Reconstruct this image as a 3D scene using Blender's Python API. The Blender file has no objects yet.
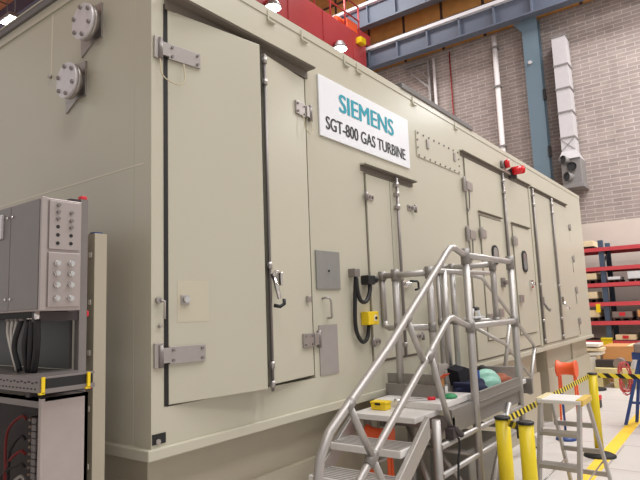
import bpy, bmesh, math, random
from mathutils import Vector, Matrix
random.seed(7)
S = bpy.context.scene
COL = S.collection
V = Vector

# ------------------------------------------------------------------ materials
MATS = {}
def lin(c):
    return tuple((x / 12.92 if x <= .04045 else ((x + .055) / 1.055) ** 2.4) for x in [v / 255 for v in c])
def mat(name, rgb, rough=.5, metal=0.0, noise=0.0, nscale=6.0, emit=0.0, bump=0.0, spec=None):
    """principled material whose colour is mottled by a procedural noise"""
    m = bpy.data.materials.new(name); m.use_nodes = True
    nt = m.node_tree; b = nt.nodes['Principled BSDF']
    c = lin(rgb)
    b.inputs['Base Color'].default_value = (*c, 1)
    b.inputs['Roughness'].default_value = rough
    b.inputs['Metallic'].default_value = metal
    if spec is not None: b.inputs['Specular IOR Level'].default_value = spec
    if noise or bump:
        tc = nt.nodes.new('ShaderNodeTexCoord')
        nz = nt.nodes.new('ShaderNodeTexNoise'); nz.inputs['Scale'].default_value = nscale; nz.inputs['Detail'].default_value = 5
        nt.links.new(tc.outputs['Object'], nz.inputs['Vector'])
        if noise:
            mx = nt.nodes.new('ShaderNodeMix'); mx.data_type = 'RGBA'
            mx.inputs['A'].default_value = (*[v * (1 - noise) for v in c], 1)
            mx.inputs['B'].default_value = (*[min(1, v * (1 + noise)) for v in c], 1)
            nt.links.new(nz.outputs['Fac'], mx.inputs['Factor']); nt.links.new(mx.outputs['Result'], b.inputs['Base Color'])
        if bump:
            bp = nt.nodes.new('ShaderNodeBump'); bp.inputs['Strength'].default_value = bump; bp.inputs['Distance'].default_value = .01
            nt.links.new(nz.outputs['Fac'], bp.inputs['Height']); nt.links.new(bp.outputs['Normal'], b.inputs['Normal'])
    if emit:
        b.inputs['Emission Color'].default_value = (*c, 1); b.inputs['Emission Strength'].default_value = emit
    MATS[name] = m
    return m
def brickmat(name, c1, c2, mortar, bw, bh, msize, axes, rough=.85, offset=.5, bump=.4, noise=.25, shift=(0, 0)):
    """brick-texture material laid on two chosen object axes"""
    m = bpy.data.materials.new(name); m.use_nodes = True
    nt = m.node_tree; b = nt.nodes['Principled BSDF']; b.inputs['Roughness'].default_value = rough
    tc = nt.nodes.new('ShaderNodeTexCoord'); sp = nt.nodes.new('ShaderNodeSeparateXYZ'); cb = nt.nodes.new('ShaderNodeCombineXYZ')
    nt.links.new(tc.outputs['Object'], sp.inputs[0])
    for k, a in enumerate(axes):
        ad = nt.nodes.new('ShaderNodeMath'); ad.operation = 'ADD'; ad.inputs[1].default_value = 50 * (bw if k == 0 else bh * 2) + shift[k]
        nt.links.new(sp.outputs[a], ad.inputs[0]); nt.links.new(ad.outputs[0], cb.inputs[k])
    br = nt.nodes.new('ShaderNodeTexBrick'); br.offset = offset
    br.inputs['Scale'].default_value = 1; br.inputs['Brick Width'].default_value = bw; br.inputs['Row Height'].default_value = bh
    br.inputs['Mortar Size'].default_value = msize; br.inputs['Mortar Smooth'].default_value = .2; br.inputs['Bias'].default_value = 0
    br.inputs['Color1'].default_value = (*lin(c1), 1); br.inputs['Color2'].default_value = (*lin(c2), 1); br.inputs['Mortar'].default_value = (*lin(mortar), 1)
    nt.links.new(cb.outputs[0], br.inputs['Vector'])
    nz = nt.nodes.new('ShaderNodeTexNoise'); nz.inputs['Scale'].default_value = 3; nz.inputs['Detail'].default_value = 6
    nt.links.new(tc.outputs['Object'], nz.inputs['Vector'])
    mr = nt.nodes.new('ShaderNodeMapRange'); mr.inputs['To Min'].default_value = 1 - noise; mr.inputs['To Max'].default_value = 1 + noise
    nt.links.new(nz.outputs['Fac'], mr.inputs['Value'])
    mx = nt.nodes.new('ShaderNodeMix'); mx.data_type = 'RGBA'; mx.blend_type = 'MULTIPLY'; mx.inputs['Factor'].default_value = 1
    nt.links.new(br.outputs['Color'], mx.inputs['A']); nt.links.new(mr.outputs['Result'], mx.inputs['B'])
    nt.links.new(mx.outputs['Result'], b.inputs['Base Color'])
    if bump:
        bp = nt.nodes.new('ShaderNodeBump'); bp.inputs['Strength'].default_value = bump; bp.inputs['Distance'].default_value = .01; bp.invert = True
        nt.links.new(br.outputs['Fac'], bp.inputs['Height']); nt.links.new(bp.outputs['Normal'], b.inputs['Normal'])
    MATS[name] = m
    return m
def stripemat(name, ca, cb_, vec, freq):
    m = bpy.data.materials.new(name); m.use_nodes = True
    nt = m.node_tree; b = nt.nodes['Principled BSDF']; b.inputs['Roughness'].default_value = .55
    tc = nt.nodes.new('ShaderNodeTexCoord'); d = nt.nodes.new('ShaderNodeVectorMath'); d.operation = 'DOT_PRODUCT'; d.inputs[1].default_value = vec
    nt.links.new(tc.outputs['Object'], d.inputs[0])
    mu = nt.nodes.new('ShaderNodeMath'); mu.operation = 'MULTIPLY'; mu.inputs[1].default_value = freq
    fr = nt.nodes.new('ShaderNodeMath'); fr.operation = 'FRACT'; gt = nt.nodes.new('ShaderNodeMath'); gt.operation = 'GREATER_THAN'; gt.inputs[1].default_value = .5
    nt.links.new(d.outputs['Value'], mu.inputs[0]); nt.links.new(mu.outputs[0], fr.inputs[0]); nt.links.new(fr.outputs[0], gt.inputs[0])
    mx = nt.nodes.new('ShaderNodeMix'); mx.data_type = 'RGBA'; mx.inputs['A'].default_value = (*lin(ca), 1); mx.inputs['B'].default_value = (*lin(cb_), 1)
    nt.links.new(gt.outputs[0], mx.inputs['Factor']); nt.links.new(mx.outputs['Result'], b.inputs['Base Color'])
    MATS[name] = m
    return m

PAINT = mat('beige_enamel', (190, 186, 168), .30, 0, .03, 2.5)
PAINT_ROOF = mat('grey_roof_sheet', (112, 108, 106), .6, 0, .1, 4)
SKIRT = mat('beige_base_paint', (178, 170, 150), .45, 0, .05, 2)
GASKET = mat('black_rubber', (26, 25, 24), .7)
SEAM_SHADE = mat('dark_seam_and_shade', (112, 104, 94), .7)  # door seams, also the shade painted under the canopies
STEEL = mat('brushed_stainless', (176, 170, 166), .38, .75, .08, 30)
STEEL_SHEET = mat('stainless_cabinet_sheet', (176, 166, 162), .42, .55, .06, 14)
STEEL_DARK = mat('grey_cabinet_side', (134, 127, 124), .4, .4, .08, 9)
CHROME = mat('chrome', (225, 222, 220), .15, 1)
ALU = mat('aluminium_tube', (180, 176, 172), .48, .75, .05, 20)
ALU_CLAMP = mat('cast_aluminium_clamp', (142, 138, 134), .5, .6, .1, 40)
ALU_DECK = mat('ribbed_aluminium_deck', (226, 223, 220), .5, .15, .05, 25)
PLATE = mat('grey_cover_plate', (146, 146, 142), .42, .35, .08, 12)
PLATE_DULL = mat('dull_grey_label_plate', (158, 151, 146), .6, .1, .08, 18)
WHITE = mat('white_sign_face', (232, 234, 238), .35)
TEAL = mat('teal_lettering', (0, 152, 172), .5)
BLACK = mat('black_lettering', (28, 28, 30), .5)
BLACKP = mat('black_plastic', (24, 24, 26), .45)
CABLE = mat('black_cable', (22, 22, 24), .5)
CABLE_G = mat('grey_cable', (188, 184, 176), .5)
CABLE_R = mat('red_cable', (150, 40, 36), .5)
YELLOW = mat('yellow_plastic', (240, 206, 24), .4)
YELLOW_POST = mat('yellow_post_enamel', (226, 202, 34), .35, 0, .05, 12)
YELLOW_FLOOR = mat('yellow_floor_paint', (252, 206, 62), .6, 0, .08, 8)
RED = mat('red_lens', (214, 26, 34), .25)
RED_CRANE = mat('red_crane_paint', (184, 66, 68), .45, 0, .1, 2)
RED_RACK = mat('red_rack_beam', (206, 72, 80), .5, 0, .08, 6)
RED_CAP = mat('red_end_cap', (210, 40, 52), .5)
BLUE_STEEL = mat('blue_grey_steel', (104, 122, 134), .5, 0, .06, 3)
GIRDER = mat('grey_blue_girder', (102, 110, 126), .5, 0, .08, 2)
GIRDER_TOP = mat('white_girder_flange', (238, 236, 238), .5)
RACK_BLUE = mat('blue_rack_upright', (72, 90, 112), .5)
GALV = mat('galvanised_sheet', (218, 214, 216), .4, .3, .06, 10)
GALV_D = mat('galvanised_grey', (150, 146, 144), .45, .4, .1, 12)
PIPE_W = mat('white_pipe_paint', (236, 228, 226), .5)
CARD = mat('brown_cardboard', (206, 150, 98), .8, 0, .08, 6)
CARD_L = mat('pale_cardboard', (234, 214, 176), .8, 0, .08, 6)
WOOD = mat('pale_pallet_wood', (222, 204, 148), .8, 0, .15, 9)
WOOD_W = mat('whitewashed_board', (240, 232, 218), .8, 0, .06, 9)
WOOD_D = mat('dark_pallet_wood', (74, 56, 50), .85, 0, .2, 9)
GREYBOX = mat('grey_machine_part', (136, 122, 116), .6, 0, .2, 20)
DARK = mat('dark_machine_part', (58, 50, 52), .5, 0, .2, 14)
NAVY = mat('navy_cloth', (30, 36, 66), .9, 0, .25, 20)
BLUECLOTH = mat('blue_label_cloth', (52, 84, 158), .8)
GREENBAG = mat('pale_green_plastic_film', (160, 214, 196), .35, 0, .25, 30)
GREEN = mat('green_plastic', (60, 150, 100), .5)
TERRA = mat('rust_brown_cloth', (160, 92, 68), .9, 0, .2, 20)
ORANGE = mat('orange_plastic', (240, 98, 50), .45)
BLUE_ST = mat('blue_enamel', (44, 70, 130), .45)
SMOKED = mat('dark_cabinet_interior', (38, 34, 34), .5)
TERMINAL = mat('grey_terminal_block', (150, 146, 144), .6)
LAMP = mat('lit_lamp_lens', (255, 250, 244), .4, emit=14)
STRIPE_A = stripemat('yellow_black_belt_lengthwise', (236, 212, 52), (24, 24, 20), (1, 0, 1), 11.0)
STRIPE_B = stripemat('yellow_black_belt_crosswise', (236, 212, 52), (24, 24, 20), (0, 1, -1), 8.0)
BRICK = brickmat('grey_brown_brickwork', (148, 135, 130), (164, 149, 142), (190, 178, 172), .44, .105, .011, (1, 2))
CLAD = brickmat('orange_timber_cladding', (206, 150, 84), (190, 130, 70), (70, 52, 46), 1.35, 3.2, .05, (1, 2), offset=0, bump=.1, noise=.3)
ROOFWOOD = brickmat('orange_roof_boarding', (196, 122, 84), (178, 104, 74), (92, 60, 52), 6.0, .7, .06, (0, 1), bump=.2)
FLOORM = brickmat('pale_concrete_slabs', (204, 198, 193), (209, 203, 198), (176, 166, 160), 2.6, 1.1, .012, (1, 0), rough=.42, bump=.05, noise=.06, shift=(0, .1))
DUCTW = brickmat('duct_sheet', (216, 210, 214), (222, 216, 218), (150, 145, 150), 9, 1.0, .02, (1, 2), rough=.4, offset=0, bump=.1, noise=.05)

# ------------------------------------------------------------------ mesh building
class MB:
    """collects shapes in world coordinates and links them as ONE mesh object"""
    def __init__(s): s.bm = bmesh.new()
    def _smooth(s, fs):
        for f in fs: f.smooth = True
    def hexa(s, p):
        v = [s.bm.verts.new(q) for q in p]
        for f in ((0, 3, 2, 1), (4, 5, 6, 7), (0, 1, 5, 4), (1, 2, 6, 5), (2, 3, 7, 6), (3, 0, 4, 7)):
            s.bm.faces.new([v[i] for i in f])
        return s
    def box(s, x0, x1, y0, y1, z0, z1):
        return s.hexa([(x0, y0, z0), (x1, y0, z0), (x1, y1, z0), (x0, y1, z0), (x0, y0, z1), (x1, y0, z1), (x1, y1, z1), (x0, y1, z1)])
    def obox(s, c, ax, ay, az):
        """box from centre and three half-axis vectors"""
        c, ax, ay, az = V(c), V(ax), V(ay), V(az)
        return s.hexa([c - ax - ay - az, c + ax - ay - az, c + ax + ay - az, c - ax + ay - az, c - ax - ay + az, c + ax - ay + az, c + ax + ay + az, c - ax + ay + az])
    def bar(s, p, q, w, h, up=(0, 0, 1)):
        """rectangular bar p->q, w across, h along up"""
        p, q = V(p), V(q); d = (q - p); L = d.length; d.normalize()
        side = d.cross(V(up)); side.normalize(); u = side.cross(d)
        return s.obox((p + q) / 2, d * L / 2, side * w / 2, u * h / 2)
    def tube(s, pts, r, n=12, cap=True):
        pts = [V(p) for p in pts]; rings = []; ref = None
        for i, p in enumerate(pts):
            if i == 0: t = pts[1] - p
            elif i == len(pts) - 1: t = p - pts[i - 1]
            else: t = (pts[i + 1] - p).normalized() + (p - pts[i - 1]).normalized()
            t.normalize()
            if ref is None: ref = t.orthogonal().normalized()
            ref = (ref - t * ref.dot(t)).normalized(); b = t.cross(ref)
            rr = r[i] if isinstance(r, (list, tuple)) else r
            rings.append([s.bm.verts.new(p + (ref * math.cos(2 * math.pi * k / n) + b * math.sin(2 * math.pi * k / n)) * rr) for k in range(n)])
        for a, b in zip(rings, rings[1:]):
            for k in range(n):
                f = s.bm.faces.new((a[k], a[(k + 1) % n], b[(k + 1) % n], b[k])); f.smooth = True
        if cap:
            s.bm.faces.new(list(reversed(rings[0]))); s.bm.faces.new(rings[-1])
        return s
    def rod(s, p, q, r, n=12): return s.tube([p, q], r, n)
    def cone(s, p, q, r0, r1, n=16): return s.tube([p, q], [r0, r1], n)
    def prism(s, poly, ext):
        """extrude a 3D polygon by a vector"""
        e = V(ext); a = [s.bm.verts.new(V(p)) for p in poly]; b = [s.bm.verts.new(V(p) + e) for p in poly]; n = len(poly)
        s.bm.faces.new(list(reversed(a))); s.bm.faces.new(b)
        for k in range(n): s.bm.faces.new((a[k], a[(k + 1) % n], b[(k + 1) % n], b[k]))
        return s
    def lathe(s, c, prof, n=24):
        c = V(c); rings = []
        for r, z in prof: rings.append([s.bm.verts.new(c + V((r * math.cos(2 * math.pi * k / n), r * math.sin(2 * math.pi * k / n), z))) for k in range(n)])
        for a, b in zip(rings, rings[1:]):
            for k in range(n):
                f = s.bm.faces.new((a[k], a[(k + 1) % n], b[(k + 1) % n], b[k])); f.smooth = True
        s.bm.faces.new(list(reversed(rings[0]))); s.bm.faces.new(rings[-1])
        return s
    def build(s, name, m, parent=None, bevel=0, origin=None):
        bmesh.ops.recalc_face_normals(s.bm, faces=s.bm.faces[:])
        off = V((0, 0, 0))
        if parent is not None: off = wloc(parent)
        elif origin is not None: off = V(origin)
        if off.length: bmesh.ops.translate(s.bm, verts=s.bm.verts[:], vec=-off)
        me = bpy.data.meshes.new(name); s.bm.to_mesh(me); s.bm.free(); me.materials.append(m)
        o = bpy.data.objects.new(name, me); COL.objects.link(o)
        if parent is not None: o.parent = parent
        else: o.location = off
        if bevel:
            b = o.modifiers.new('bevel', 'BEVEL'); b.width = bevel; b.segments = 2; b.limit_method = 'ANGLE'; b.angle_limit = math.radians(50)
        return o
def wloc(o):
    p = V((0, 0, 0))
    while o is not None: p += o.location; o = o.parent
    return p
def B(*a): return MB().box(*a)
def T(pts, r, n=12): return MB().tube(pts, r, n)
def curve(pts, k=6):
    """Catmull-Rom through the points"""
    P = [V(p) for p in pts]; P = [P[0] * 2 - P[1]] + P + [P[-1] * 2 - P[-2]]; out = []
    for i in range(1, len(P) - 2):
        a, b, c, d = P[i - 1:i + 3]
        for j in range(k):
            t = j / k
            out.append(.5 * ((2 * b) + (c - a) * t + (2 * a - 5 * b + 4 * c - d) * t * t + (3 * b - a - 3 * c + d) * t ** 3))
    out.append(P[-2]); return out
def tag(o, label, cat, group=None, kind=None):
    o['label'] = label; o['category'] = cat
    if group: o['group'] = group
    if kind: o['kind'] = kind
    return o
def thing(name, loc, label, cat, group=None):
    o = bpy.data.objects.new(name, None); o.empty_display_size = .1; COL.objects.link(o); o.location = loc
    return tag(o, label, cat, group)
def struct(o): o['kind'] = 'structure'; return o

# ------------------------------------------------------------------ the hall
struct(B(-14, 16, -16, 24, -.2, 0).build('floor', FLOORM))
struct(B(16, 16.3, -16, 24, 0, 9.75).build('wall_far', BRICK))
struct(B(15.975, 16.0, -16, 24, 0, 3.72).build('trim_3', mat('pale_wall_plaster', (212, 199, 188), .85, 0, .12, 1.2)))
struct(B(16.02, 16.3, -16, 24, 9.75, 14.2).build('trim_1', CLAD))
struct(B(-14, 16, -16, 24, 14.0, 14.2).build('ceiling', ROOFWOOD))
for x in (-2, 3.5, 9.6, 15):
    struct(B(x - .22, x + .22, -16, 24, 13.35, 14.0).build('trim_2', mat('dark_roof_beam_%d' % int(x + 5), (82, 74, 92), .6)))
o = B(3.6, 10.2, 1.32, 1.46, 0, .004).build('floor_marking', YELLOW_FLOOR)
tag(o, 'yellow line painted on the pale floor past the step ladder', 'floor marking')

# --- steel column on the far wall
t = thing('steel_column', (15.6, 4.0, 0), 'blue-grey steel column standing against the grey brick wall', 'column')
m = MB(); m.box(15.60, 15.63, 3.79, 4.21, 0, 9.63); m.box(15.88, 15.91, 3.79, 4.21, 0, 9.63); m.box(15.63, 15.88, 3.98, 4.02, 0, 9.63)
m.build('shaft', BLUE_STEEL, t)
MB().prism([(15.60, 4.21, 9.62), (15.60, 4.21, 9.3), (15.60, 4.45, 9.62)], (.03, 0, 0)).build('bracket', BLUE_STEEL, t)
T([(15.54, 4.05, 8.35), (15.6, 4.05, 8.35)], .05).build('signal_light', GALV, t)
B(15.58, 15.66, 3.72, 3.79, 7.2, 7.5).build('clip', BLACKP, t); B(15.58, 15.66, 3.72, 3.79, 5.6, 5.9).build('clip', BLACKP, t)

# --- the two crane runway girders along the wall
def girder(z0, z1, y0, y1, label):
    t = thing('runway_girder', (15.5, (y0 + y1) / 2, z0), label, 'girder', None)
    B(15.40, 15.44, y0, y1, z0 + .05, z1 - .07).build('web', GIRDER, t)
    B(15.30, 15.60, y0, y1, z0, z0 + .05).build('bottom_flange', GIRDER, t)
    B(15.26, 15.62, y0, y1, z1 - .10, z1).build('top_flange', GIRDER_TOP, t)
    y = y0 + .5
    while y < y1 - .2:
        MB().box(15.30, 15.40, y, y + .05, z0 + .05, z1 - .1).build('stiffener', GIRDER, t); y += 1.05
    B(15.37, 15.47, y0, y1, z1, z1 + .09).build('crane_rail', DARK, t)
    return t
girder(9.63, 10.33, -3, 14, 'lower grey-blue crane girder along the brick wall, resting on the column')
girder(11.12, 11.92, -3, 10.85, 'upper grey-blue crane girder with a white edge in front of the orange cladding')

# --- red overhead crane
t = thing('overhead_crane', (9, 9.3, 9.5), 'red overhead travelling crane with lit lamps above the enclosure', 'crane')
B(1.0, 15.1, 9.05, 10.3, 9.55, 10.55).build('bridge_girder', RED_CRANE, t, .02)
m = MB()
x = 1.5
while x < 15: m.box(x, x + .04, 9.03, 9.05, 9.6, 10.5); x += 1.6
m.build('side_rib', RED_CRANE, t)
B(14.95, 15.6, 9.15, 11.2, 10.44, 10.84).build('end_carriage', RED_CRANE, t, .02)
for i in range(9):
    x = 8.4 + i * .8; T([(x, 9.1, 10.55), (x, 9.1, 11.55)], .03, 8).build('railing_post', RED_CRANE, t)
for z in (11.05, 11.55): T([(8.4, 9.1, z), (14.8, 9.1, z)], .025, 8).build('railing_bar', RED_CRANE, t)
m = MB().box(14.2, 14.8, 9.15, 9.6, 10.55, 10.95); m.tube([(14.2, 9.35, 10.8), (13.8, 9.35, 10.8)], .13); m.build('drive_motor', ORANGE, t, .01)
B(14.5, 14.8, 8.85, 9.04, 10.15, 10.35).build('buffer_box', YELLOW, t, .01)
for (x, y) in ((10.2, 8.8), (13.2, 8.8), (7.2, 8.8)):
    l = MB().lathe((x, y, 9.42), [(.05, .24), (.10, .22), (.20, .05), (.22, 0), (.18, 0)]).build('flood_lamp', GALV_D, t)
    MB().lathe((x, y, 9.385), [(.17, 0), (.20, .02), (.18, .04)]).build('lens', LAMP, l)
    B(x - .03, x + .03, y, y + .3, 9.62, 9.68).build('arm', RED_CRANE, l)

# --- hall lamps under the roof
def hall_lamp(x, y, label, z=12.6):
    t = thing('ceiling_lamp', (x, y, z), label, 'lamp', 'lamps under the hall roof')
    B(x - .24, x + .24, y - .42, y + .42, z, z + .14).build('housing', GALV_D, t, .02)
    B(x - .2, x + .2, y - .38, y + .38, z - .03, z).build('diffuser', LAMP, t)
    T([(x, y - .3, z + .14), (x, y - .3, 14)], .015, 6).build('hanger', GALV_D, t); T([(x, y + .3, z + .14), (x, y + .3, 14)], .015, 6).build('hanger', GALV_D, t)
hall_lamp(8.87, 20.25, 'lit oblong ceiling lamp under the orange roof, above the left roof edge')

# --- pipes, bracket and duct on the far wall
t = thing('wall_pipe', (15.85, 5.1, 0), 'thick white vertical pipe on the brick wall left of the column', 'pipe')
T([(15.88, 5.1, 0), (15.88, 5.1, 9.6)], .075).build('pipe_run', PIPE_W, t)
for z in (6.2, 8.0, 9.2): B(15.78, 16.0, 5.0, 5.2, z, z + .05).build('clamp', GALV_D, t)
t = thing('wall_pipe', (15.9, 7.1, 0), 'thin pale vertical pipe with a triangular bracket on the brick wall', 'pipe')
T([(15.93, 7.08, 0), (15.93, 7.08, 9.55)], .045).build('pipe_run', PIPE_W, t)
m = MB(); m.bar((15.9, 7.25, 9.5), (15.9, 8.1, 9.5), .08, .08); m.bar((15.9, 7.25, 8.6), (15.9, 8.1, 9.5), .06, .06); m.bar((15.9, 7.25, 7.2), (15.9, 7.25, 9.52), .07, .07, (1, 0, 0)); m.bar((15.9, 7.25, 8.9), (15.9, 7.8, 9.5), .04, .04)
m.build('triangle_bracket', GALV_D, t)
o = T([(15.96, 6.55, 0), (15.96, 6.55, 9.6)], .02, 6).build('wall_cable', CABLE_R, origin=(15.96, 6.55, 0))
tag(o, 'thin red cable running straight up the brick wall', 'cable')
t = thing('air_duct', (15.7, 3.2, 4.6), 'galvanised rectangular air duct with a three-outlet fan box at its foot', 'duct')
DY0, DY1 = 3.08, 3.42
for z0, z1 in ((6.0, 6.68), (6.7, 7.33), (7.35, 7.98), (8.0, 8.80), (5.62, 5.98)):
    s_ = B(15.45, 15.9, DY0, DY1, z0, z1).build('duct_section', GALV, t)
    m = MB().box(15.43, 15.92, DY0 - .02, DY1 + .02, z1 - .01, z1 + .03); m.build('joint_flange', GALV_D, s_)
m = MB(); m.bar((15.445, DY0, 5.64), (15.445, DY1, 5.96), .01, .02, (1, 0, 0)); m.bar((15.445, DY1, 5.64), (15.445, DY0, 5.96), .01, .02, (1, 0, 0)); m.build('cross_crease', GALV_D, t)
m = MB().hexa([(15.36, 2.98, 5.40), (16.0, 2.98, 5.40), (16.0, 3.50, 5.40), (15.36, 3.50, 5.40), (15.44, DY0, 5.62), (15.92, DY0, 5.62), (15.92, DY1, 5.62), (15.44, DY1, 5.62)]); m.build('transition_hood', GALV, t)
B(15.42, 16.0, 2.98, 3.46, 4.70, 5.40).build('fan_box', GALV_D, t, .01)
B(15.36, 16.0, 2.94, 3.48, 4.62, 4.72).build('base_tray', GALV_D, t, .01)
for (y, z, dy) in ((3.33, 5.38, .06), (3.21, 5.17, -.03), (3.27, 4.92, .06)):
    m = MB().tube([(15.45, y, z), (15.36, y + dy * .4, z), (15.30, y + dy, z)], .115, 18, cap=False); m.tube([(15.45, y, z), (15.36, y + dy * .4, z), (15.30, y + dy, z)], .10, 18, cap=False)
    p_ = m.build('round_outlet', GALV_D, t); MB().rod((15.35, y + dy * .5, z), (15.335, y + dy * .6, z), .099).build('dark_opening', BLACKP, p_)

# ------------------------------------------------------------------ turbine enclosure
X0, X1, YF, YB, ZB, ZT = 1.70, 11.41, 2.30, 6.9, 1.083, 3.69
E = thing('turbine_enclosure', (X0, YF, 0), 'huge beige steel gas turbine enclosure with double doors on a raised base', 'machine enclosure')
m = MB()
m.box(X0, X1, YF + .12, YB, ZB, ZT)
m.box(X0, 1.79, YF, YF + .12, ZB, ZT); m.box(2.985, X1, YF, YF + .12, ZB, ZT)
m.box(1.79, 2.985, YF, YF + .12, 3.375, ZT); m.box(1.79, 2.985, YF, YF + .12, ZB, 1.265)
m.build('body', PAINT, E)
m = MB(); m.box(X0 - .03, X1 + .03, YF - .02, YB + .03, 1.03, ZB); m.build('base_flange', PAINT, E, .006)
m = MB()
for xa, xb in ((X0 + .06, 8.2), (8.62, X1 - .03)): m.box(xa, xb, YF + .11, YB - .1, 0, 1.03)
for xa, xb in ((X0 + .03, 8.2), (8.62, X1 - .01)): m.box(xa, xb, YF + .07, YF + .11, 0, .74)
m.box(X0 + .03, X0 + .06, YF + .11, YB - .07, 0, .74); m.box(8.2, 8.62, YF + .6, YB - .1, 0, 1.03)
for x in (3.9, 6.1, 8.64, 10.2): m.box(x, x + .16, YF + .08, YF + .11, .74, 1.03)
m.build('base_skirt', SKIRT, E)
m = MB(); m.box(X0 - .012, X1 + .01, YF - .006, YF, 3.632, ZT); m.box(X0 - .012, X0, YF - .006, YB, 3.632, ZT); m.build('top_band', PAINT, E, .002)
m = MB(); m.box(X0 + .01, X1 - .01, YF + .35, YB, ZT, 3.73); m.build('roof_deck', PAINT_ROOF, E)
m = MB(); m.box(X0 - .03, X0 + .04, YF + .3, YB, ZT, 3.732); m.build('roof_gutter', PAINT_ROOF, E)
B(X0 - .035, X0 + .04, YF + .3, YB, 3.732, 3.742).build('gutter_lip', PAINT, E)
B(4.40, 6.1, YF - .02, YF + .06, 3.69, 3.74).build('roof_bar', PAINT_ROOF, E, .004)
for x in (2.60, 2.95, 3.48, 3.66, 4.62, 5.6):
    m = MB().box(x, x + .012, YF - .012, YF, 3.60, 3.67); m.box(x, x + .07, YF - .02, YF, 3.595, 3.603); m.build('lifting_bracket', PAINT, E)
EDGE = mat('weld_seam_highlight', (214, 206, 188), .4)  # weld seams, with an edge highlight put into the pale colour
# seams and bosses on the end face
B(X0 - .0015, X0, 2.36, YB, 2.474, 2.482).build('end_seam', EDGE, E)
B(X0 - .0015, X0, 3.30, 3.312, 3.21, 3.63).build('end_seam', EDGE, E)
B(X0 - .001, X0, 2.44, 2.446, ZB, 3.63).build('end_seam', PAINT, E)
T([(X0, 3.306, 3.21), (X0 - .02, 3.306, 3.21)], .012, 8).build('end_boss', STEEL, E)
def blind_flange(y, z):
    q = MB(); q.obox((X0 - .006, y + .04, z + .02), (.006, 0, 0), (0, .105, .0), (0, .0, .105)); q.prism([(X0 - .001, y + .145, z - .08), (X0 - .001, y + .14, z - .145), (X0 - .001, y + .02, z - .085)], (-.01, 0, 0))
    f = q.build('blind_flange', STEEL, E)
    MB().rod((X0 - .01, y + .03, z + .02), (X0 - .05, y + .015, z + .005), .07, 20).build('neck', STEEL_DARK, f)
    MB().rod((X0 - .050, y, z), (X0 - .070, y, z), .103, 28).build('ring', STEEL, f)
    MB().rod((X0 - .072, y, z), (X0 - .092, y, z), .103, 28).build('cover_disc', GALV, f)
    for k in range(6):
        a = k * math.pi / 3 + .4
        MB().rod((X0 - .045, y + .083 * math.cos(a), z + .083 * math.sin(a)), (X0 - .104, y + .083 * math.cos(a), z + .083 * math.sin(a)), .012, 6).build('bolt', STEEL_DARK, f)
blind_flange(2.806, 3.367); blind_flange(2.965, 3.065)
# dark drain opening at the near corner
B(1.705, 1.782, YF - .004, YF, 1.10, 1.148).build('drain_opening', BLACKP, E)
T([(1.735, YF - .004, 1.112), (1.735, YF - .012, 1.112)], .013, 8).build('drain_plug', STEEL, E)
# drip canopies over the doors
def canopy(x0, x1, z1, z0, d):
    q = MB().prism([(x0, YF, z1), (x0, YF - d, z1 - .008), (x0, YF - d, z1 - .016), (x0, YF, z1 - .016)], (x1 - x0, 0, 0))
    q.build('drip_canopy', PAINT, E)
    B(x0 + .006, x1 - .006, YF - .010, YF + .01, z0, z1 - .016).box(x0 + .006, x1 - .006, YF - d + .006, YF, z1 - .026, z1 - .014).build('door_seal_or_shade', SEAM_SHADE, E)  # dark strips standing in for the shade under the canopy
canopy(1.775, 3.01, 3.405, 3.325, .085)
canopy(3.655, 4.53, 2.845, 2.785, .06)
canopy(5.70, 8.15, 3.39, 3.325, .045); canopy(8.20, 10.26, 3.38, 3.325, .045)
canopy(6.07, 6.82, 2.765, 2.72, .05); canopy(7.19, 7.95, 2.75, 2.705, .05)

def panel(p, q, z0, z1, th, name='door', m_=PAINT):
    """upright panel whose outer face runs p->q (xy), thickness going inward"""
    p, q = V((*p, 0)), V((*q, 0)); d = (q - p).normalized(); n = V((-d.y, d.x, 0))
    if n.y < 0: n = -n
    mm = MB().prism([p + V((0, 0, z0)), q + V((0, 0, z0)), q + n * th + V((0, 0, z0)), p + n * th + V((0, 0, z0))], (0, 0, z1 - z0))
    return mm
class DF:
    """door frame of reference: u along outer face, w outwards"""
    def __init__(s, p, q):
        s.p = V((*p, 0)); d = V((*q, 0)) - s.p; s.L = d.length; s.d = d.normalized(); n = V((s.d.y, -s.d.x, 0)); s.n = n if n.y < 0 else -n
    def at(s, u, w, z): return s.p + s.d * u + s.n * w + V((0, 0, z))
    def box(s, mm, u0, u1, w0, w1, z0, z1):
        return mm.hexa([s.at(u0, w0, z0), s.at(u1, w0, z0), s.at(u1, w1, z0), s.at(u0, w1, z0), s.at(u0, w0, z1), s.at(u1, w0, z1), s.at(u1, w1, z1), s.at(u0, w1, z1)])
def hinge(door, fr, u0, u1, z, h, knuckle_u, taper=True):
    """strap hinge: bolted leaf on the door, knuckle at the hinge line, retaining wire below"""
    q = MB(); fr.box(q, min(u0, u1), max(u0, u1), 0, .014, z - h / 2, z + h / 2); fr.box(q, min(knuckle_u, u0 if abs(u0 - knuckle_u) < abs(u1 - knuckle_u) else u1), max(knuckle_u, u0 if abs(u0 - knuckle_u) < abs(u1 - knuckle_u) else u1), .006, .022, z - h / 2 + .008, z + h / 2 - .004)
    o = q.build('hinge', STEEL, door, .002)
    MB().rod(fr.at(knuckle_u, .016, z - h / 2 - .012), fr.at(knuckle_u, .016, z + h / 2 + .012), .014, 10).build('hinge_pin', STEEL_DARK, door)
    for u in (u0, u1):
        for s_ in (-1, 1):
            uu = u + (.02 if u == min(u0, u1) else -.02)
            MB().rod(fr.at(uu, .014, z + s_ * (h / 2 - .018)), fr.at(uu, .021, z + s_ * (h / 2 - .018)), .008, 6).build('hinge_bolt', STEEL_DARK, door)
    return o
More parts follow.
